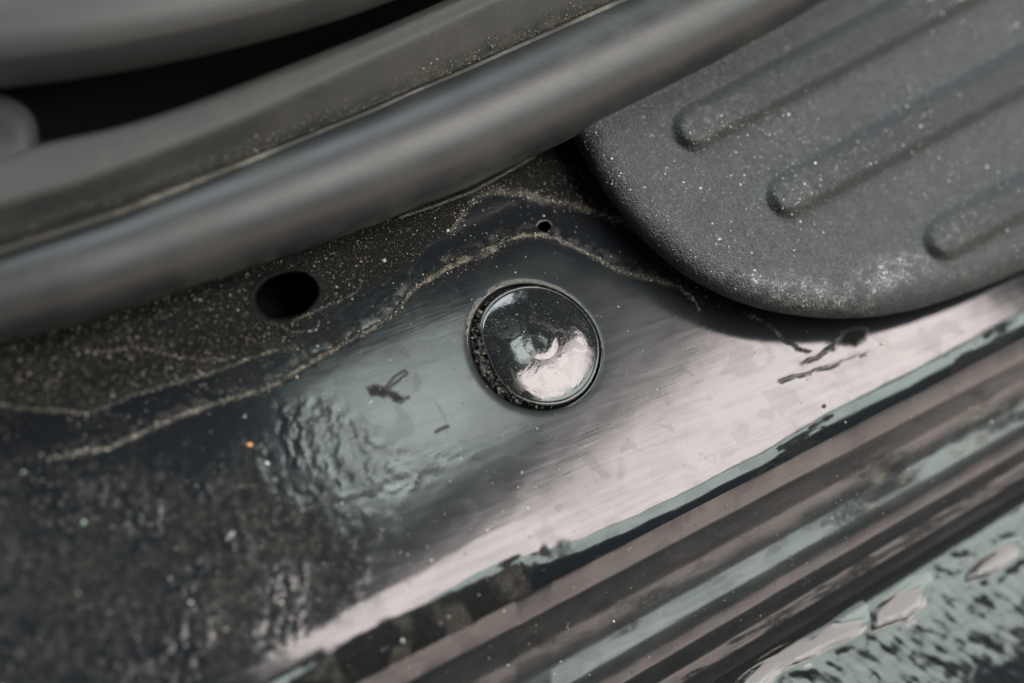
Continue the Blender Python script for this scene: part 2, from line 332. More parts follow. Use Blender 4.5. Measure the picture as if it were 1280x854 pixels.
def panel_fields(x, y):
    """relief in mm, soil and painted reflection masks at sketch positions on the flat sill"""
    h = 0.05*(fbm(x, y, 110, 3, 2)-0.5) + 0.010*(fbm(x, y, 24, 5, 2)-0.5)
    sand = region(x, y, SANDY, -4, 8, 10, 11)
    crust = region(x, y, CRUST, -4, 6, 6, 12)*(1-sand)
    low = region(x, y, LOWLEFT, -25, 55, 34, 13, 60)
    edge = region(x, y, EDGE_DIRT, -6, 6, 4, 14)
    qd = (y - yb(x))/gsc(x) - qcrease(x)
    bare = smooth(-26, -14, qd + 0.06*(x-330)*0)*smooth(7, 1, qd)*smooth(680, 560, x)
    low = low*(1-bare); edge = edge*(1-bare)
    film = region(x, y, FILM, -14, 26, 14, 15)
    rip = region(x, y, RIPPLE, -8, 26, 12, 16)
    dirt = 0.80*sand + crust*(0.02+0.22*smooth(0.45, 0.7, fbm(x, y, 35, 29, 4)))*(0.15+0.85*smooth(560, 430, x)) + low*(0.05 + 0.38*smooth(0.42, 0.75, fbm(x, y, 60, 17, 4))) + edge*(0.45+0.4*smooth(0.45, 0.65, fbm(x, y, 18, 27, 3)))
    # loose light crumbs in the soiled corner
    cr = cells(x, y, 17, 18); sedim = low*smooth(0.2, 0.08, cr)*smooth(0.45, 0.65, fbm(x, y, 50, 19, 2))*0.35
    sedim = np.maximum(sedim, edge*smooth(0.5, 0.72, fbm(x, y, 24, 28, 3))*0.20)
    sedim = np.maximum(sedim, low*(0.11*smooth(0.55, 0.10, cells(x, y, 17, 326))*smooth(0.35, 0.65, fbm(x, y, 34, 320, 3)) + 0.08*smooth(0.5, 0.1, cells(x, y, 10, 328))*smooth(0.4, 0.65, fbm(x, y, 45, 329, 2)) + 0.05*smooth(0.5, 0.7, fbm(x, y, 9, 324, 2))))
    c2 = cells(x, y, 14, 20)
    h += low*(0.05*smooth(0.75, 0.1, cr) + 0.06*smooth(0.8, 0.1, c2) + 0.07*(fbm(x, y, 14, 21, 3)-0.5)) + edge*0.22*(fbm(x, y, 14, 31, 3)-0.5)
    h += rip*0.09*(fbm(x*0.9+y*0.3, y*0.75-x*0.2, 11, 22, 3)-0.5)
    h += sand*(0.10*(fbm(x, y, 6, 23, 3)-0.5) + 0.15*(fbm(x, y, 40, 24, 2)-0.5)) + crust*0.02*(fbm(x, y, 7, 25, 3)-0.5)
    wig = (fbm(x, y, 16, 40, 3)-0.5)*9
    for i, (ln, wd, amt) in enumerate(LINES):
        d = poly_dist(x + wig, y - wig*0.8, spline(ln, len(ln)*4))
        ww = 0.01 + 0.72*wd*(0.15 + 1.0*fbm(x, y, 40, 41+i, 2) + 0.9*smooth(0.4, 0.8, fbm(x, y, 12, 141+i, 3)))
        if ln is TIDE:
            ww = ww*(1 + 1.6*np.exp(-((x-590)/50)**2)) * (0.05+0.95*smooth(905, 820, x))
        m = smooth(ww*1.25, ww*0.35, d)*amt*(0.30+0.70*smooth(0.35, 0.62, fbm(x, y, 7, 60+i, 2)))
        m = m*(0.18 + 0.82*smooth(0.34, 0.56, fbm(x, y, 17, 341+i, 3)))
        if ln is TIDE or ln is TIDE2 or ln is TIDE4:
            du = poly_dist(x + wig + 4, y - wig*0.8 + 9, ln)
            m = np.maximum(m, 0.13*amt*smooth(11, 0, du)*smooth(0.42, 0.68, fbm(x, y, 8, 351+i, 3)))
        sedim = np.maximum(sedim, m); h += 0.13*m
        dirt = np.maximum(dirt, 0.35*amt*smooth(ww*4, ww, d))
    sedim = np.maximum(sedim, 0.8*smooth(2.0, 0.6, poly_dist(x, y, SCRATCH)))
    stain_or_refl = 0.8*region(x, y, BUG, -2.5, 3, 4, 50, 8)
    stain_or_refl = np.maximum(stain_or_refl, 0.6*smooth(2.4, 0.4, poly_dist(x, y, BUG_LOOP, True)))
    stain_or_refl = np.maximum(stain_or_refl, 0.7*smooth(3, 0.5, poly_dist(x, y, [(545, 540), (552, 536), (560, 533)])))
    for ln, wd in REFL_STREAKS:
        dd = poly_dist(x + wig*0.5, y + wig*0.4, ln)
        h += 0.05*smooth(wd*2.2, 0, dd); stain_or_refl = np.maximum(stain_or_refl, 0.75*smooth(wd*0.9, wd*0.1, dd)*smooth(0.25, 0.6, fbm(x, y, 9, 53, 3)))
    stain_or_refl = np.maximum(stain_or_refl, region(x, y, REFL_BLOB, -3, 6, 6, 52, 12))
    # scuffs / bare small spots near the crease
    stain_or_refl = np.maximum(stain_or_refl, 0.8*smooth(3.2, 2.0, np.hypot(x-1030, y-508)))
    # oval drain hole
    ca, sa = math.cos(HOLE_R), math.sin(HOLE_R)
    u = (x-HOLE_C[0])*ca + (y-HOLE_C[1])*sa; v = -(x-HOLE_C[0])*sa + (y-HOLE_C[1])*ca
    e = np.sqrt((u/HOLE_A)**2 + (v/HOLE_B)**2) + 0.17*(fbm(x, y, 30, 44, 3)-0.5)
    h += 0.25*np.exp(-((e-1.12)/0.12)**2) - 14*smooth(1.03, 0.86, e)
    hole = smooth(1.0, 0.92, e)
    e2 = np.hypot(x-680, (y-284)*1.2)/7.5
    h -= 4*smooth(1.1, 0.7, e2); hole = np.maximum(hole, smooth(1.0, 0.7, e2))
    # recess that the plug sits in
    r, a = plug_polar(x, y)
    R = 13.45 + 0.12*np.sin(3*a+1)
    h -= 0.05*np.exp(-((r-R)/0.8)**2) + 2.2*smooth(R+0.15, R-0.45, r)
    sedim = np.maximum(sedim, 0.55*smooth(0.75, 0.2, np.abs(r-R-0.5))*smooth(0.3, 0.9, np.cos(a-math.radians(115)))*smooth(0.3, 0.6, fbm(x, y, 8, 46, 2)))
    dirt = np.where(r < R-0.2, 0.6, dirt)
    stain_or_refl = np.maximum(stain_or_refl, hole); dirt = dirt*(1-hole); sedim = sedim*(1-hole)
    film = film*(0.10 + 0.12*fbm(x, y, 60, 47, 3)) + 0.03*region(x, y, [(640, 560), (900, 420), (1300, 380), (1300, 420), (700, 690)], -10, 20, 6, 48)
    return h, np.clip(np.stack([dirt, sedim, film*(1-hole), stain_or_refl], -1), 0, 1)

# profile beyond the crease: outward slope (deg) against distance q
AQ = np.array([-300, -34, -2, 5, 9, 20, 28, 44, 49])        # relative to the crease
AV = np.array([0, 0, 3.5, 8, 12.5, 18, 25, 29, 35])
FQ = np.array([-4, 2, 26, 31, 62, 68, 84, 94, 102, 126, 132, 146, 152, 165, 170, 190, 196, 208, 216, 240, 252, 440, 500, 580])
FV = np.array([33, 37, 40, 52, 50, 41, 34.5, 28, 15.5, 11.0, 22, 27, 34, 37, 52, 54, 37, 34, 58, 48, 12.5, 13.0, 18, 26])
MPX = VIEWW*1000/W0
def zprof(q, qc):
    """height in mm below the flat sill at offset q, for crease offset qc"""
    qs = np.arange(-70, 580, 0.5)
    out = np.zeros(q.shape)
    # part 1: rolled edge, common shape shifted by qc ; part 2: flange, fixed in q
    def integ(qv, av):
        a = np.radians(av); dz = -np.sin(a)/np.cos(a - math.radians(13.7))*math.cos(math.radians(27.6))*MPX*0.5
        return np.cumsum(dz)
    rel = np.arange(-36, 70, 0.5); z1 = integ(rel, np.interp(rel, AQ, AV))
    qf = np.arange(-4, 580, 0.5); av = np.interp(qf, FQ, FV); k = np.ones(9)/9; av = np.convolve(np.pad(av, 4, 'edge'), k, 'valid')
    z2 = integ(qf, av)
    zc = np.interp(-2 - qc, rel, z1)                      # height reached at q=-2
    za = np.interp(q - qc, rel, z1, left=0)
    zb = zc + np.interp(q, qf, z2) - np.interp(-2, qf, z2)
    return np.where(q < -2, za, zb)

sill = empty('door_sill', (0, 0, 0))
tag(sill, 'glossy black painted metal door sill with ridged outer edge and dried dirt tide lines', 'door sill', kind='thing')
SEAL_LOW = np.array([(-120, 460), (0, 425), (100, 400), (200, 368), (330, 325), (450, 283), (560, 240), (680, 185), (780, 135), (880, 85), (960, 42), (1040, -5), (1400, -200)], float)
SEAL_UP = np.array([(-120, 347), (0, 312), (150, 263), (300, 205), (450, 145), (600, 80), (700, 35), (790, -5), (880, -47), (1040, -125), (1400, -310)], float)
xs = np.arange(-70, 1351, 1.5); NR = 430
X = np.repeat(xs[None, :], NR, 0)
top = np.interp(xs, SEAL_LOW[:, 0], SEAL_LOW[:, 1]) - 60
bot = yb(xs) + gsc(xs)*(-2.0)
f = np.linspace(0, 1, NR)[:, None]
Y = top + (bot - top)*f
x1, y1 = X.ravel(), Y.ravel()
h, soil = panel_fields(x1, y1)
q = (y1 - yb(x1))/gsc(x1); qc = qcrease(x1)
zp = zprof(q, qc)*gsc(x1)
past = smooth(-8, 8, q-qc)
soil[:, 0] = np.maximum(soil[:, 0], past*0.25*smooth(0.5, 0.7, fbm(x1, y1, 30, 70, 3))*smooth(760, 620, x1))
h = h + past*0.03*(fbm((x1*0.888-y1*0.459)/5, x1*0.459+y1*0.888, 9, 75, 3)-0.5)
soil[:, 0] = np.maximum(soil[:, 0], smooth(4, 12, q-qc)*0.25*smooth(0.58, 0.74, fbm((x1*0.888-y1*0.459)/3, x1*0.459+y1*0.888, 16, 77, 4)))
V = unproj(x1, y1, (zp + h)*MM)
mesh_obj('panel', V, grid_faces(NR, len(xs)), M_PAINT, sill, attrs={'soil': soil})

# folded flange: ridges along the outer edge
def flange_fields(x, y):
    q = (y - yb(x))/gsc(x)
    ang = -0.477; u = x*math.cos(ang) - y*-math.sin(ang)*-1; v = x*math.sin(-ang) + y*math.cos(ang)
    u = x*math.cos(ang) + y*math.sin(ang); v = -x*math.sin(ang) + y*math.cos(ang)
    st = fbm(u/7, v, 6, 80, 3); bl = fbm(u/2.5, v, 22, 83, 3)
    band = smooth(28, 40, q)*smooth(150, 110, q)
    dirt = band*(0.03*st + 0.07*smooth(0.5, 0.75, bl)) + 0.14*smooth(60, 80, q)*smooth(150, 120, q)*smooth(0.48, 0.68, fbm(u/3, v, 30, 86, 4))*smooth(900, 1200, x)
    dirt += 0.10*smooth(165, 175, q)*smooth(260, 230, q)*smooth(0.4, 0.7, st)
    sed = 0.45*smooth(0.58, 0.75, fbm(u/2, v, 14, 88, 3))*smooth(60, 78, q)*smooth(135, 115, q)*smooth(1000, 1150, x)
    h = 0.03*(bl-0.5)*smooth(20, 40, q) + 0.010*(st-0.5)*smooth(28, 36, q) + 0.015*(fbm(x, y, 10, 90, 3)-0.5)*smooth(28, 36, q) + 0.04*(fbm(u/4, v, 60, 92, 2)-0.5)
    film = 0.06 + 0.12*band + 0.07*smooth(18, 34, q) + 0.10*(fbm(u/4, v, 10, 96, 3)-0.5)
    stain_or_refl = smooth(0.64, 0.72, fbm(u/3, v, 12, 94, 3))*band*0.15
    return q, h, np.clip(np.stack([dirt, sed, film*np.ones_like(q), stain_or_refl], -1), 0, 1)
xs2 = np.arange(150, 1351, 2.0); q2 = np.concatenate([np.arange(-2, 236, 1.0)])
X2 = np.repeat(xs2[None, :], len(q2), 0); Y2 = yb(X2) + gsc(X2)*q2[:, None]
x2, y2 = X2.ravel(), Y2.ravel(); qq, h2, soil2 = flange_fields(x2, y2)
h0, s0 = panel_fields(x2[:len(xs2)], y2[:len(xs2)])
h2[:len(xs2)] = h0
V2 = unproj(x2, y2, (zprof(qq, qcrease(x2))*gsc(x2) + h2)*MM)
mesh_obj('seam_flange', V2, grid_faces(len(q2), len(xs2)), M_FOLD, sill, attrs={'soil': soil2})

# outer rocker panel, beaded with water
POOLS = [
    [(905, 868), (935, 838), (965, 812), (1000, 800), (1030, 783), (1050, 768), (1072, 752), (1080, 757), (1086, 780), (1070, 797), (1040, 809), (1005, 826), (975, 842), (950, 868)],
    [(1088, 765), (1098, 755), (1118, 740), (1140, 724), (1158, 717), (1163, 723), (1158, 742), (1150, 762), (1130, 775), (1108, 782), (1092, 787)],
    [(1206, 718), (1218, 706), (1235, 692), (1255, 679), (1272, 674), (1277, 682), (1268, 698), (1250, 711), (1225, 722), (1210, 726)]]
def rocker_fields(x, y):
    q = (y - yb(x))/gsc(x)
    u = x*0.55 + y*0.83; v = -x*0.83 + y*0.55     # run-off direction
    wet = smooth(246, 262, q); far = smooth(250, 285, q + 14*(fbm(x, y, 30, 97, 2)-0.5))
    big = fbm(u/1.8, v, 13, 100, 3)
    dr = smooth(0.30, 0.60, big)
    h = far*(0.52*(fbm(u/2.6 + 0.5*v, v, 10, 100, 2)-0.5) + 0.22*(fbm(u/1.6, v, 22, 109, 2)-0.5)) + wet*0.06*(fbm(x, y, 12, 105, 2)-0.5) - 0.15*wet*smooth(0.5, 0.7, fbm(u, v/2, 14, 107, 2))*(1-far)
    pm = np.full(x.shape, -99.0)
    for p in POOLS: pm = np.maximum(pm, sdist(x, y, p))
    calm = smooth(-14, -3, pm)
    h = h*(1-calm)
    dirt = 0.6*smooth(262, 236, q) + 0.0*q
    film = 0.02*np.ones_like(q)
    return q, h, np.clip(np.stack([dirt, 0*q, film, 0*q], -1), 0, 1)
xs3 = np.arange(500, 1351, 1.5); q3 = np.arange(234, 560, 1.4)
X3 = np.repeat(xs3[None, :], len(q3), 0); Y3 = yb(X3) + gsc(X3)*q3[:, None]
x3, y3 = X3.ravel(), Y3.ravel(); q3_, h3, soil3 = rocker_fields(x3, y3)
V3 = unproj(x3, y3, (zprof(q3_, qcrease(x3))*gsc(x3) + h3)*MM)
mesh_obj('rocker_panel', V3, grid_faces(len(q3), len(xs3)), M_WET, sill, attrs={'soil': soil3})

# ------------------------------------------------------------------ water pools on the rocker panel
POOL_LABELS = ['longest shallow water pool running off the lower edge of the black sill',
               'middle water pool with a ragged edge between two other pools',
               'small slim water pool at the right end of the row of pools']
for pi, pts in enumerate(POOLS):
    out = spline(pts + [pts[0]], 120)[:-1]
    nx, ny = out[:, 0], out[:, 1]
    wob = (fbm(nx, ny, 9, 120+pi, 3)-0.5)*7
    cen = out.mean(0); dirv = out - cen; dirv /= np.linalg.norm(dirv, axis=1)[:, None]
    out = out + dirv*wob[:, None] + dirv*2.0
    rings = []; NRG = 16
    # heights: rim lies on the paint, the top settles to a nearly level plane
    zpaint = lambda a, b: zprof((b - yb(a))/gsc(a), qcrease(a))*gsc(a)
    zc = zpaint(np.array([cen[0]]), np.array([cen[1]]))[0]
    P0 = U(cen[0], cen[1], zc*MM)
    verts = []
    for k in range(NRG):
        fr = 1 - (k/(NRG-1))
        e = 1 - 0.9*(1-fr) if False else fr
        pp = cen + (out-cen)*(e**0.6 if k < NRG-1 else 0.001)
        zpnt = zpaint(pp[:, 0], pp[:, 1])
        dd = np.where(inside(pp[:, 0], pp[:, 1], out.tolist()), poly_dist(pp[:, 0], pp[:, 1], out, True), 0)
        base = unproj(pp[:, 0], pp[:, 1], zpnt*MM)
        tdist = (base - P0) @ T_DIR
        level = zc + 0.60 + 1000*tdist*math.tan(math.radians(3.0))
        w = smooth(0, 8, dd)
        zz = zpnt*(1-w) + np.maximum(level, zpnt+0.10)*w + 0.02
        verts.append(unproj(pp[:, 0], pp[:, 1], zz*MM))
    Vp = np.vstack(verts); org = verts[0].mean(0)
    o = mesh_obj('water_pool', Vp, grid_faces(NRG, 120, wrap=True), M_WATER, origin=org)
    tag(o, POOL_LABELS[pi], 'water pool', 'water pools on the outer sill')

# ------------------------------------------------------------------ round plug
pc = U(PLUG_C[0]+4, PLUG_C[1]-2, 0)
plug = empty('rubber_plug', tuple(pc)); tag(plug, 'round glossy black plug pressed into the sill beside the dirt tide line', 'plug')
def plug_radius(a):
    """outline factor: flattened towards the lower left"""
    d = (a - math.radians(205) + math.pi) % (2*math.pi) - math.pi
    return 1.0 - 0.13*np.exp(-(d/0.62)**2) + 0.006*np.sin(5*a)
def lathe(name, prof, nrm_pow=1, seg=160, sag=0.0):
    a = np.linspace(0, 2*math.pi, seg, endpoint=False)
    vs_ = []
    for r, z in prof:
        w = (r/12.6)**2
        rr = 1.015*r*(1 + (plug_radius(a)-1)*w)
        zz = z + sag*np.sin(a-0.4)*w + 0.05*w*np.sin(2*a+0.7)
        vs_.append(np.stack([pc[0]+rr*np.cos(a)*MM, pc[1]+rr*np.sin(a)*MM, zz*MM + 0*a], 1))
    Vv = np.vstack(vs_)
    s_ = np.zeros((len(Vv), 4)); s_[:, 0] = 0.8; s_[:, 3] = 1
    return mesh_obj(name, Vv, grid_faces(len(prof), seg, wrap=True, flip=True), M_PLUG, plug, attrs={'soil': s_})
def curve(pts, n): return spline(pts, n).tolist()
lathe('rim', curve([(12.2, -2.2), (12.55, -1.0), (12.6, -0.25), (12.45, 0.10), (12.2, 0.22), (11.98, 0.18), (11.9, 0.05)], 30))
_r = np.linspace(11.95, 3.6, 46); _sl = np.interp(_r, [0, 3, 5, 8, 10, 11, 11.7, 12], [0, 1.5, 4.0, 7.5, 11, 13.5, 17, 45])
_z = 0.02 + np.concatenate([[0], np.cumsum(np.tan(np.radians((_sl[1:]+_sl[:-1])/2))*-np.diff(_r))])
lathe('dish', list(zip(_r, _z)))
_zc = _z[-1]
lathe('nub', curve([(3.75, _zc-0.02), (3.5, _zc+0.01), (3.1, _zc+0.05), (2.6, _zc+0.095), (2.1, _zc+0.125), (1.5, _zc+0.135), (0.8, _zc+0.12), (0.01, _zc+0.105)], 30))
PLUG_R, PLUG_Z = _r[::-1], _z[::-1]

# ------------------------------------------------------------------ door seal
def tube_strip(name, cen_px, half_px, zc_fn, parent, mat, a0, a1, seg, n, rscale=1.0, soilfn=None, x_from=None, x_to=None, flat=1.0):
    c = spline(cen_px, n); hw = np.interp(c[:, 0], half_px[:, 0], half_px[:, 1])
    if x_from is not None:
        k = (c[:, 0] >= x_from) & (c[:, 0] <= x_to); c = c[k]; hw = hw[k]
    zc0 = np.array([zc_fn(x) for x in c[:, 0]])
    C = unproj(c[:, 0], c[:, 1], zc0*MM)
    E = unproj(c[:, 0], c[:, 1]-1.0, zc0*MM); mpp = np.linalg.norm(np.cross(E-C, np.gradient(C, axis=0)/np.linalg.norm(np.gradient(C, axis=0), axis=1)[:, None]), axis=1)
    tg = np.gradient(C, axis=0); tg /= np.linalg.norm(tg, axis=1)[:, None]
    side = np.cross(tg, [0, 0, 1.0]); side /= np.linalg.norm(side, axis=1)[:, None]
    upn = np.cross(side, tg)
    rad = hw*mpp*rscale
    al = np.linspace(a0, a1, seg)
    Vv = (C[:, None, :] + rad[:, None, None]*(np.cos(al)[None, :, None]*side[:, None, :] + flat*np.sin(al)[None, :, None]*upn[:, None, :])).reshape(-1, 3)
    xx = np.repeat(c[:, 0][:, None], seg, 1); aa = np.repeat(al[None, :], len(c), 0)
    s_ = np.zeros((len(Vv), 4))
    if soilfn is not None: s_[:, 0] = soilfn(xx, aa).ravel()
    return mesh_obj(name, Vv, grid_faces(len(c), seg), mat, parent, attrs={'soil': s_})
seal = empty('door_seal', tuple(U(400, 250, 0.002))); tag(seal, 'thick tubular black rubber door seal running above the sill', 'door seal')
gx = np.linspace(-110, 1380, 30)
lo = np.interp(gx, SEAL_LOW[:, 0], SEAL_LOW[:, 1]); up_ = np.interp(gx, SEAL_UP[:, 0], SEAL_UP[:, 1])
cenp = np.stack([gx, (lo+up_)/2], 1); halfp = np.stack([gx, (lo-up_)/2], 1)
zc_seal = lambda x: 11.5
def seal_soil(xx, aa):
    n_ = fbm(xx, aa*60, 14, 150, 3)
    return 0.8*smooth(2.5, 2.9, aa)*smooth(0.35, 0.6, n_) + 0.45*smooth(0.25, -0.2, aa)*smooth(0.4, 0.65, n_)
tube_strip('bulb', cenp, halfp, zc_seal, seal, M_SEAL, -1.9, math.pi+0.6, 72, 420, soilfn=seal_soil, x_from=-110, x_to=956)
tube_strip('joint_sleeve', cenp, halfp, zc_seal, seal, M_SEAL, -1.9, math.pi+0.6, 72, 420, rscale=0.985, soilfn=seal_soil, x_from=952, x_to=1380)
lip_c = np.stack([gx, up_+2], 1)
tube_strip('lip', lip_c, np.stack([gx, np.full_like(gx, 4.6)], 1), lambda x: 19.0, seal, rubber_material('dusty_lip', (0.05, 0.049, 0.042), 0.85, (0.22, 0.21, 0.18), 1.0, spec=0.2), -1.0, math.pi+1.0, 18, 420)

# ------------------------------------------------------------------ inner trim pieces
def loft_lines(name, lines, mat, parent=None, n=300, sub=8, soilfn=None, x0=-110, x1=1380):
    xs_ = np.linspace(x0, x1, n)
    ys = []; zs = []
    for pts, z in lines:
        p = np.array(pts, float); s2 = spline(pts, 300); o_ = np.argsort(s2[:, 0])
        ys.append(np.interp(xs_, s2[o_, 0], s2[o_, 1])); zs.append(np.full(n, z) if np.isscalar(z) else np.interp(xs_, [a for a, b in z], [b for a, b in z]))
    key = np.stack([np.stack(ys, 0), np.stack(zs, 0)], -1)       # K, n, 2
    K = len(lines); m = (K-1)*sub + 1
    out = np.zeros((m, n, 2)); pad = np.concatenate([2*key[:1]-key[1:2], key, 2*key[-1:]-key[-2:-1]])
    for k in range(K-1):
        for j in range(sub + (1 if k == K-2 else 0)):
            t = j/sub; p0, p1, p2, p3 = pad[k], pad[k+1], pad[k+2], pad[k+3]
            cr_ = 0.5*(2*p1 + (p2-p0)*t + (2*p0-5*p1+4*p2-p3)*t*t + (3*p1-p0-3*p2+p3)*t**3)
            out[k*sub+j] = 0.6*cr_ + 0.4*(p1*(1-t)+p2*t)
    XX = np.repeat(xs_[None, :], m, 0)
    Vv = unproj(XX.ravel(), out[..., 0].ravel(), out[..., 1].ravel()*MM)
    s_ = np.zeros((len(Vv), 4))
    kk = np.repeat(np.linspace(0, K-1, m)[:, None], n, 1)
    if soilfn is not None: s_[:, 0] = soilfn(XX, kk).ravel()
    org = Vv.mean(0)*np.array([1, 1, 0])
    return mesh_obj(name, Vv, grid_faces(m, n, flip=True), mat, parent, attrs={'soil': s_}, origin=None if parent is not None else org)
def off(pts, dy, dx=0): return [(a+dx, b+dy) for a, b in pts]
TL = [tuple(p) for p in SEAL_UP]
EDGE_UP = [(-120, 225), (0, 200), (45, 182), (150, 158), (250, 125), (350, 86), (450, 46), (545, 5), (700, -65), (900, -160), (1400, -400)]
RIDGE = [(-120, 290), (0, 252), (100, 222), (200, 185), (300, 145), (400, 100), (500, 55), (620, 0), (800, -85), (1000, -180), (1400, -370)]
mid1 = [(a, b-26) for a, b in TL]
def trim_soil(xx, kk):
    n_ = fbm(xx, kk*40, 12, 160, 3); n2 = fbm(xx, kk*40, 50, 163, 3)
    return smooth(2.3, 0.7, kk)*(0.25+0.75*smooth(0.42, 0.62, n_))*smooth(0.25, 0.6, n2)*smooth(100, 500, xx) + 0.15*n2
trim = loft_lines('sill_trim', [(off(TL, 14), 9), (off(TL, -3), 16.5), (mid1, 20.5), (off(RIDGE, 10), 25.0), (RIDGE, 26.0), (off(RIDGE, -12), 26.3), (off(EDGE_UP, 8), 26.5), (EDGE_UP, 25.6), (off(EDGE_UP, 2), 20), (off(EDGE_UP, 10), 2)], M_TRIM, n=340, soilfn=trim_soil)
tag(trim, 'smooth dark grey plastic trim strip between the rubber seal and the black gap', 'trim', kind='thing')
LOW_EDGE = [(-120, 122), (0, 110), (100, 98), (200, 81), (300, 59), (400, 32), (480, 5), (600, -45), (900, -190), (1400, -450)]
trim2 = loft_lines('upper_trim', [(off(LOW_EDGE, -60), 4), (off(LOW_EDGE, -5), 22), (LOW_EDGE, 27), (off(LOW_EDGE, -14), 31.5), (off(LOW_EDGE, -38), 36), (off(LOW_EDGE, -70), 38.5), (off(LOW_EDGE, -120), 40), (off(LOW_EDGE, -240), 41)], M_TRIM2, n=240, x1=1000, soilfn=lambda xx, kk: 0.3*smooth(4, 2, kk)*fbm(xx, kk*40, 14, 170, 3))
tag(trim2, 'rounded grey plastic trim edge above the black gap in the corner', 'trim', kind='thing')
# rounded end of a trim cap, seen at the side of the gap
def cap_piece():
    c = np.array([-70.0, 178.0]); n = 90; seg = 28
    th = np.linspace(0, 2*math.pi, n, endpoint=False)
    rx, ry = 118.0, 68.0
    vs_ = []
    for k in range(seg):
        f_ = k/(seg-1)
        if f_ < 0.25: e, z = 1.0, 8 + (22.0-8)*f_/0.25
        else:
            g_ = (f_-0.25)/0.75; e = 1 - g_*g_*0.999 if g_ < 1 else 0.001; z = 22.0 + 3.4*math.sqrt(max(0, 1-(1-min(1, (1-e)/0.28))**2)) if e > 0.72 else 25.4
        sq = (np.abs(np.cos(th))**2.6 + np.abs(np.sin(th))**2.6)**(-1/2.6)
        vs_.append(unproj(c[0]+rx*e*sq*np.cos(th), c[1]+ry*e*sq*np.sin(th), np.full(n, z*MM)))
    Vv = np.vstack(vs_); s_ = np.zeros((len(Vv), 4))
    return mesh_obj('trim_cap', Vv, grid_faces(seg, n, wrap=True, flip=False), M_TRIM2, attrs={'soil': s_}, origin=Vv.mean(0)*np.array([1, 1, 0]))
capo = cap_piece(); tag(capo, 'rounded grey trim cap closing the end of the black gap', 'trim cap')
# dark backing inside the gap between the trims
gap = loft_lines('gap_backing', [(off(EDGE_UP, 40), 3), (off(EDGE_UP, 0), 2.5), (off(LOW_EDGE, -10), 2.5), (off(LOW_EDGE, -80), 3)], M_BLACK, n=60, sub=3, x1=1000)
tag(gap, 'black recess between the two grey trim strips', 'recess', kind='structure')

# ------------------------------------------------------------------ scuff plate with ribs
OUT = [(640, 60), (690, 140), (715, 173), (735, 208), (760, 247), (800, 296), (850, 340), (900, 368), (950, 386), (1000, 395), (1050, 398), (1100, 395), (1150, 385), (1200, 369), (1250, 350), (1300, 327), (1420, 270)]
outl = spline(OUT, 420)
PC = np.array([1330.0, -60.0]); ZT = 12.0
plate_root = empty('scuff_plate', tuple(U(1050, 200, 0.002))); tag(plate_root, 'grained black plastic scuff plate with rounded corner and raised ribs', 'scuff plate')
def plate_z(d):
    """height against distance in from the outline"""
    w = 46.0; t = np.clip(d/w, 0, 1)
    return 5.2 + (ZT-5.2)*np.power(np.clip(1-(1-t)**2.2, 0, 1), 0.62)
def wear_mask(x, y):
    d = poly_dist(x, y, outl)
    w = 0.9*np.exp(-(((x-1000)/75)**2 + ((y-362-(x-1000)*0.22)/13)**2)) + 0.8*np.exp(-(((x-1110)/38)**2 + ((y-342+(x-1110)*0.35)/18)**2)) \
        + 0.22*np.exp(-((d-14)/10)**2)*smooth(740, 900, x)*smooth(1120, 1020, x) + 0.12*np.exp(-((d-16)/9)**2)*smooth(700, 760, x)*smooth(900, 800, x) + 0.20*np.exp(-(((x-1195)/35)**2+((y-345)/12)**2))
    w += 0.30*np.exp(-((d-1)/3)**2)
    sp = cells(x, y, 24, 180); w += 0.5*smooth(0.10, 0.04, sp)*smooth(0.4, 0.6, fbm(x, y, 60, 181, 2))
    sp = cells(x, y, 13, 183); w += 0.3*smooth(0.12, 0.05, sp)*smooth(0.45, 0.6, fbm(x, y, 80, 184, 2))
    return np.clip(w, 0, 1)
nth = len(outl); rad_f = np.concatenate([1-np.linspace(0, 0.22, 60)**1.0, np.linspace(0.775, 0.02, 110)])
px = PC[0] + (outl[None, :, 0]-PC[0])*rad_f[:, None]; py = PC[1] + (outl[None, :, 1]-PC[1])*rad_f[:, None]
fx, fy = px.ravel(), py.ravel()
dd = poly_dist(fx, fy, outl)
zz = plate_z(dd) + 0.05*(fbm(fx, fy, 40, 190, 2)-0.5)
Vt = unproj(fx, fy, zz*MM)
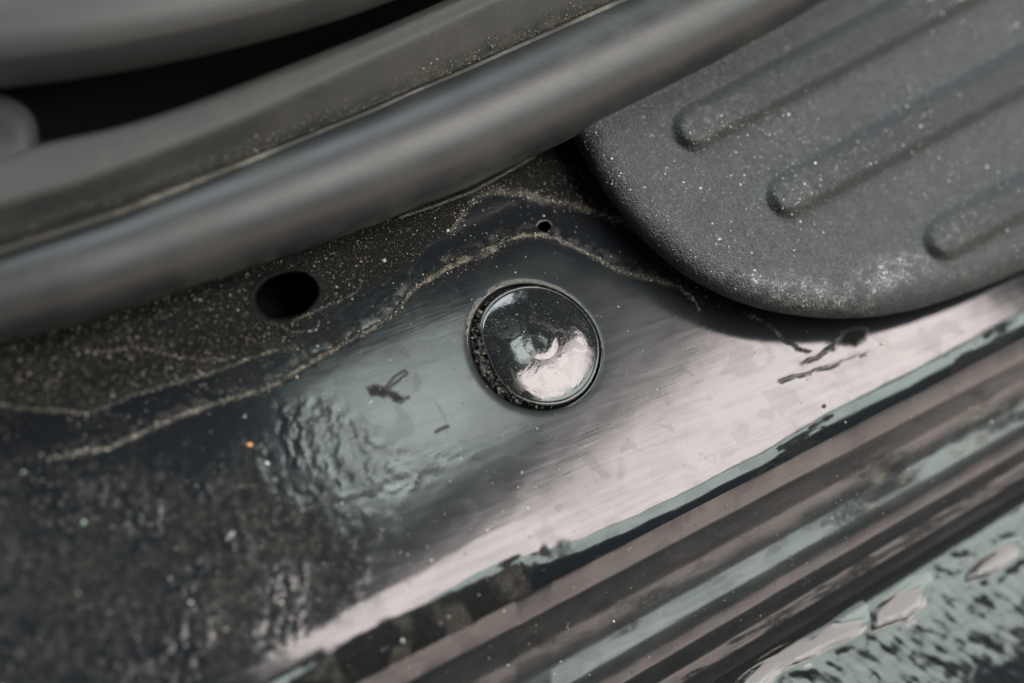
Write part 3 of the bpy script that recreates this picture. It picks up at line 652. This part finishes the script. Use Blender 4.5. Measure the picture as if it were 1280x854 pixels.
# underside lip so that the plate floats a hair above the paint
ul = []
for k, (ins, z) in enumerate(((14, 2.6), (5, 3.2), (0.6, 4.4))):
    vec = PC - outl; vec /= np.linalg.norm(vec, axis=1)[:, None]
    pp = outl + vec*ins; ul.append(unproj(pp[:, 0], pp[:, 1], np.full(nth, z*MM)))
Vt = np.vstack(ul + [Vt])
s_ = np.zeros((len(Vt), 4)); s_[3*nth:, 0] = wear_mask(fx, fy); s_[3*nth:, 1] = 0.12*fbm(fx, fy, 120, 195, 2)
mesh_obj('plate', Vt, grid_faces(len(rad_f)+3, nth), M_PLATE, plate_root, attrs={'soil': s_})
for (cx, cy, rr, slope, hh) in ((870, 160, 33, 0.530, 2.6), (988, 243, 34, 0.535, 2.6), (1183, 297, 33, 0.54, 2.5)):
    L = 620; dv = np.array([1, -slope]); dv /= np.linalg.norm(dv); nv = np.array([dv[1], -dv[0]])
    na, nb = 26, 130
    # rows across, columns along, with a rounded end
    vv = []; pxy = []
    tt = np.linspace(-1, 1, 2*na+1)
    us = np.concatenate([-rr*np.cos(np.linspace(0, math.pi/2, 26)), np.linspace(2, L, nb)])
    for u_ in us:
        for t_ in tt:
            if u_ < 0:
                hwid = math.sqrt(max(rr*rr - u_*u_, 0)); p = np.array([cx, cy]) + dv*u_ + nv*t_*hwid
                rn = math.sqrt(u_*u_ + (t_*hwid)**2)/rr
            else:
                p = np.array([cx, cy]) + dv*u_ + nv*t_*rr; rn = abs(t_)
            prof = float(smooth(1.0, 0.38, rn)) if rn < 1 else 0.0
            pxy.append((p[0], p[1], ZT - 0.12 + hh*prof**0.9))
    pxy = np.array(pxy)
    dpl = poly_dist(pxy[:, 0], pxy[:, 1], outl)
    Vr = unproj(pxy[:, 0], pxy[:, 1], pxy[:, 2]*MM)
    s_ = np.zeros((len(Vr), 4)); x_, y_ = pxy[:, 0], pxy[:, 1]
    tip = np.exp(-(((x_-cx-6)**2 + (y_-cy+2)**2)/(rr*0.75)**2))
    s_[:, 0] = np.clip(0.6*wear_mask(x_, y_), 0, 1); rn_ = poly_dist(x_, y_, [(cx, cy), (cx+dv[0]*900, cy+dv[1]*900)])/rr
    s_[:, 2] = 0.75*smooth(0.98, 0.75, rn_)*(1-0.6*tip)
    s_[:, 1] = np.clip(0.30*tip + 0.16*np.exp(-(((x_-cx-45)**2+(y_-cy+22)**2)/40**2)), 0, 1)
    mesh_obj('rib', Vr, grid_faces(len(us), len(tt), flip=False), M_PLATE, plate_root, attrs={'soil': s_})

# ------------------------------------------------------------------ grit
def icos():
    t = (1+5**0.5)/2
    v = np.array([(-1, t, 0), (1, t, 0), (-1, -t, 0), (1, -t, 0), (0, -1, t), (0, 1, t), (0, -1, -t), (0, 1, -t), (t, 0, -1), (t, 0, 1), (-t, 0, -1), (-t, 0, 1)], float)
    v /= np.linalg.norm(v[0])
    f = np.array([(0, 11, 5), (0, 5, 1), (0, 1, 7), (0, 7, 10), (0, 10, 11), (1, 5, 9), (5, 11, 4), (11, 10, 2), (10, 7, 6), (7, 1, 8), (3, 9, 4), (3, 4, 2), (3, 2, 6), (3, 6, 8), (3, 8, 9), (4, 9, 5), (2, 4, 11), (6, 2, 10), (8, 6, 7), (9, 8, 1)])
    return v, f
ICO_V, ICO_F = icos()
def grains(name, P, size, tint, label=None, cat=None, kind='stuff', parent=None, origin=None):
    n = len(P); vs_ = np.repeat(ICO_V[None], n, 0)*(0.65+0.7*rng.random((n, 12, 1)))*(0.6+0.8*rng.random((n, 1, 3)))
    vs_ = vs_*np.asarray(size)[:, None, None]*MM + P[:, None, :]
    fs = (ICO_F[None] + 12*np.arange(n)[:, None, None]).reshape(-1, 3)
    tn = np.ones((n, 12, 4)); tn[..., :3] = np.asarray(tint)[:, None, :]
    o = mesh_obj(name, vs_.reshape(-1, 3), fs, M_GRAIN, parent, smooth_=False, attrs={'tint': tn.reshape(-1, 4)}, origin=origin)
    return tag(o, label, cat, kind=kind)
def sill_points(x, y):
    h, _ = panel_fields(x, y); z = zprof((y-yb(x))/gsc(x), qcrease(x))*gsc(x) + h
    return unproj(x, y, (z+0.03)*MM)
TAN = np.array([(0.36, 0.33, 0.27), (0.25, 0.225, 0.18), (0.52, 0.50, 0.45), (0.15, 0.135, 0.105), (0.07, 0.065, 0.055)])
def tints(n, p=(0.3, 0.3, 0.12, 0.18, 0.10)): return TAN[rng.choice(5, n, p=p)]*(0.7+0.6*rng.random((n, 1)))
# along the tide lines
gx_, gy_ = [], []
for (ln, wd, amt), cnt in zip(LINES, (2300, 520, 170, 1300, 90, 70, 40, 30, 30)):
    s2 = spline(ln, cnt); j = rng.normal(0, wd*0.75, cnt)
    if ln is TIDE: j *= (1+1.3*np.exp(-((s2[:, 0]-590)/55)**2))
    gx_.append(s2[:, 0]+j*0.45+rng.normal(0, 1, cnt)); gy_.append(s2[:, 1]+j)
gx_ = np.concatenate(gx_); gy_ = np.concatenate(gy_)
k = rng.random(len(gx_)) < 0.75; gx_, gy_ = gx_[k], gy_[k]
grains('tide_line_grit', sill_points(gx_, gy_), rng.lognormal(-2.75, 0.48, len(gx_)), tints(len(gx_)), 'tan sandy grit dried along the tide lines on the sill', 'grit')
# over the soiled strip under the seal
c_ = rng.random((42000, 2))*[1000, 420] + [-60, 200]; c_ = c_[inside(c_[:, 0], c_[:, 1], SANDY)][:15000]
e_ = np.hypot((c_[:, 0]-HOLE_C[0])/46, (c_[:, 1]-HOLE_C[1])/34); c_ = c_[e_ > 1]
grains('sandy_grit', sill_points(c_[:, 0], c_[:, 1]), rng.lognormal(-2.9, 0.5, len(c_)), tints(len(c_), (0.12, 0.26, 0.03, 0.34, 0.25)), 'fine dark sandy dirt spread over the sill under the seal', 'grit')
# crumbs on the dark crust between the tide lines
c_ = rng.random((9000, 2))*[1100, 420] + [-60, 220]; c_ = c_[inside(c_[:, 0], c_[:, 1], CRUST) & ~inside(c_[:, 0], c_[:, 1], SANDY)]
c_ = c_[rng.random(len(c_)) < smooth(0.3, 0.7, fbm(c_[:, 0], c_[:, 1], 60, 210, 3))]
grains('crust_specks', sill_points(c_[:, 0], c_[:, 1]), rng.lognormal(-2.85, 0.5, len(c_)), tints(len(c_), (0.2, 0.3, 0.05, 0.25, 0.20)), 'fine tan specks on the dark crust between the tide lines', 'grit')
# larger soil crumbs in the near corner
c_ = rng.random((900, 2))*[720, 360] + [-60, 540]; c_ = c_[inside(c_[:, 0], c_[:, 1], LOWLEFT) & (rng.random(900) < smooth(0.35, 0.65, fbm(c_[:, 0], c_[:, 1], 90, 212, 3)))]
grains('soil_crumbs', sill_points(c_[:, 0], c_[:, 1]), rng.lognormal(-2.15, 0.45, len(c_)), tints(len(c_), (0.08, 0.18, 0.05, 0.31, 0.38))*np.array([[0.9, 1.0, 0.95]])*0.8, 'loose dark and tan soil crumbs in the blurred near corner', 'soil')
# stray specks over the whole sill
c_ = rng.random((2600, 2))*[1340, 700] + [-40, 250]
kp = (c_[:, 1] < yb(c_[:, 0])-10) & (rng.random(len(c_)) < 0.25+0.75*(c_[:, 0] < 700)); c_ = c_[kp]
r_, a_ = plug_polar(c_[:, 0], c_[:, 1]); c_ = c_[r_ > 13.6]
e_ = np.hypot((c_[:, 0]-HOLE_C[0])/46, (c_[:, 1]-HOLE_C[1])/34); c_ = c_[e_ > 1]
grains('dust_specks', sill_points(c_[:, 0], c_[:, 1]), np.minimum(rng.lognormal(-2.6, 0.5, len(c_)), 0.22), tints(len(c_), (0.25, 0.2, 0.25, 0.15, 0.15)), 'stray pale specks of dust scattered over the black sill', 'dust')
# crumbs in the gap beside the plug
n_ = 700; a_ = np.radians(rng.normal(205, 34, n_)); r_ = rng.uniform(11.0, 13.3, n_)
P_ = np.stack([pc[0]+r_*np.cos(a_)*MM, pc[1]+r_*np.sin(a_)*MM, rng.uniform(-1.4, 0.15, n_)*MM], 1)
grains('dirt_crumbs', P_, rng.lognormal(-1.75, 0.5, n_), tints(n_, (0.04, 0.06, 0.03, 0.17, 0.70))*0.28, 'dark crumbs of dirt packed along the edge of the round plug', 'dirt')
# specks on the plug
n_ = 150; a_ = rng.random(n_)*6.283; r_ = 11.5*np.sqrt(rng.random(n_))
P_ = np.stack([pc[0]+r_*np.cos(a_)*MM*0.86, pc[1]+r_*np.sin(a_)*MM*0.95, (np.interp(r_, PLUG_R, PLUG_Z)+0.03)*MM], 1)
grains('plug_dust', P_, rng.lognormal(-2.75, 0.35, n_), tints(n_), 'tiny pale dust specks lying on the round plug', 'dust')
# specks on the scuff plate
c_ = rng.random((5200, 2))*[640, 420] + [690, -20]
ok = inside(c_[:, 0], c_[:, 1], [tuple(p) for p in outl] + [(1420, -60), (690, -60)]); c_ = c_[ok]
c_ = c_[rng.random(len(c_)) < smooth(0.35, 0.65, fbm(c_[:, 0], c_[:, 1], 90, 200, 2))][:1500]
d_ = poly_dist(c_[:, 0], c_[:, 1], outl); c_ = c_[d_ > 8]; d_ = d_[d_ > 8]
zz_ = plate_z(d_)
for (cx, cy, rr, slope, hh) in ((870, 160, 33, 0.530, 2.6), (988, 243, 34, 0.535, 2.6), (1183, 297, 33, 0.54, 2.5)):
    dv = np.array([1, -slope]); dv /= np.linalg.norm(dv)
    rn = poly_dist(c_[:, 0], c_[:, 1], [(cx, cy), (cx+600*dv[0], cy+600*dv[1])])/rr
    zz_ = np.where(rn < 1, np.maximum(zz_, ZT-0.12+hh*smooth(1.0, 0.38, rn)**0.9), zz_)
grains('plate_dust', unproj(c_[:, 0], c_[:, 1], (zz_+0.02)*MM), rng.lognormal(-2.6, 0.55, len(c_)), np.array([(0.55, 0.55, 0.53)])*(0.5+0.7*rng.random((len(c_), 1))), 'white dust specks sprinkled over the grained scuff plate', 'dust')
# specks on the ridges
c_ = np.stack([rng.random(420)*900+400, rng.random(420)*190], 1); yy = yb(c_[:, 0])+gsc(c_[:, 0])*c_[:, 1]
qz, hz, _ = flange_fields(c_[:, 0], yy)
grains('ridge_dust', unproj(c_[:, 0], yy, (zprof(qz, qcrease(c_[:, 0]))*gsc(c_[:, 0])+hz+0.03)*MM), rng.lognormal(-2.5, 0.5, 420), tints(420), 'pale dust specks caught along the ridged outer sill', 'dust')
# grit caught in the seam between the seal and the trim
n_ = 2600; sx_ = rng.random(n_)**0.7*900; sy_ = np.interp(sx_, SEAL_UP[:, 0], SEAL_UP[:, 1]) - np.abs(rng.normal(0, 11, n_)) - 1
kz = np.interp(np.interp(sx_, SEAL_UP[:, 0], SEAL_UP[:, 1]) - sy_, [0, 3, 26, 60], [16.2, 16.6, 20.6, 24.5])
grains('seam_grit', unproj(sx_, sy_, (kz+0.1)*MM), rng.lognormal(-2.6, 0.45, n_), tints(n_, (0.1, 0.28, 0.02, 0.35, 0.25)), 'tan grit caught in the seam above the rubber seal', 'grit')
# single larger grains
for (gx1, gy1, sz, tn, lb) in ((312, 557, 0.46, (0.75, 0.33, 0.15), 'single orange sand grain on the soiled sill below the tide line'),
                               (334, 580, 0.42, (0.75, 0.75, 0.70), 'single white sand grain just below the orange grain'),
                               (105, 653, 0.40, (0.42, 0.52, 0.46), 'single pale green sand grain in the blurred soiled corner'),
                               (503, 801, 0.38, (0.62, 0.62, 0.58), 'single pale sand grain on the soiled rolled edge of the sill'),
                               (1103, 430, 0.38, (0.70, 0.60, 0.42), 'single tan sand grain on the sill below the scuff plate corner')):
    P_ = sill_points(np.array([float(gx1)]), np.array([float(gy1)])) + np.array([[0, 0, sz*0.5*MM]])
    grains('sand_grain', P_, [sz], [tn], lb, 'sand grain', kind='thing', origin=P_[0])
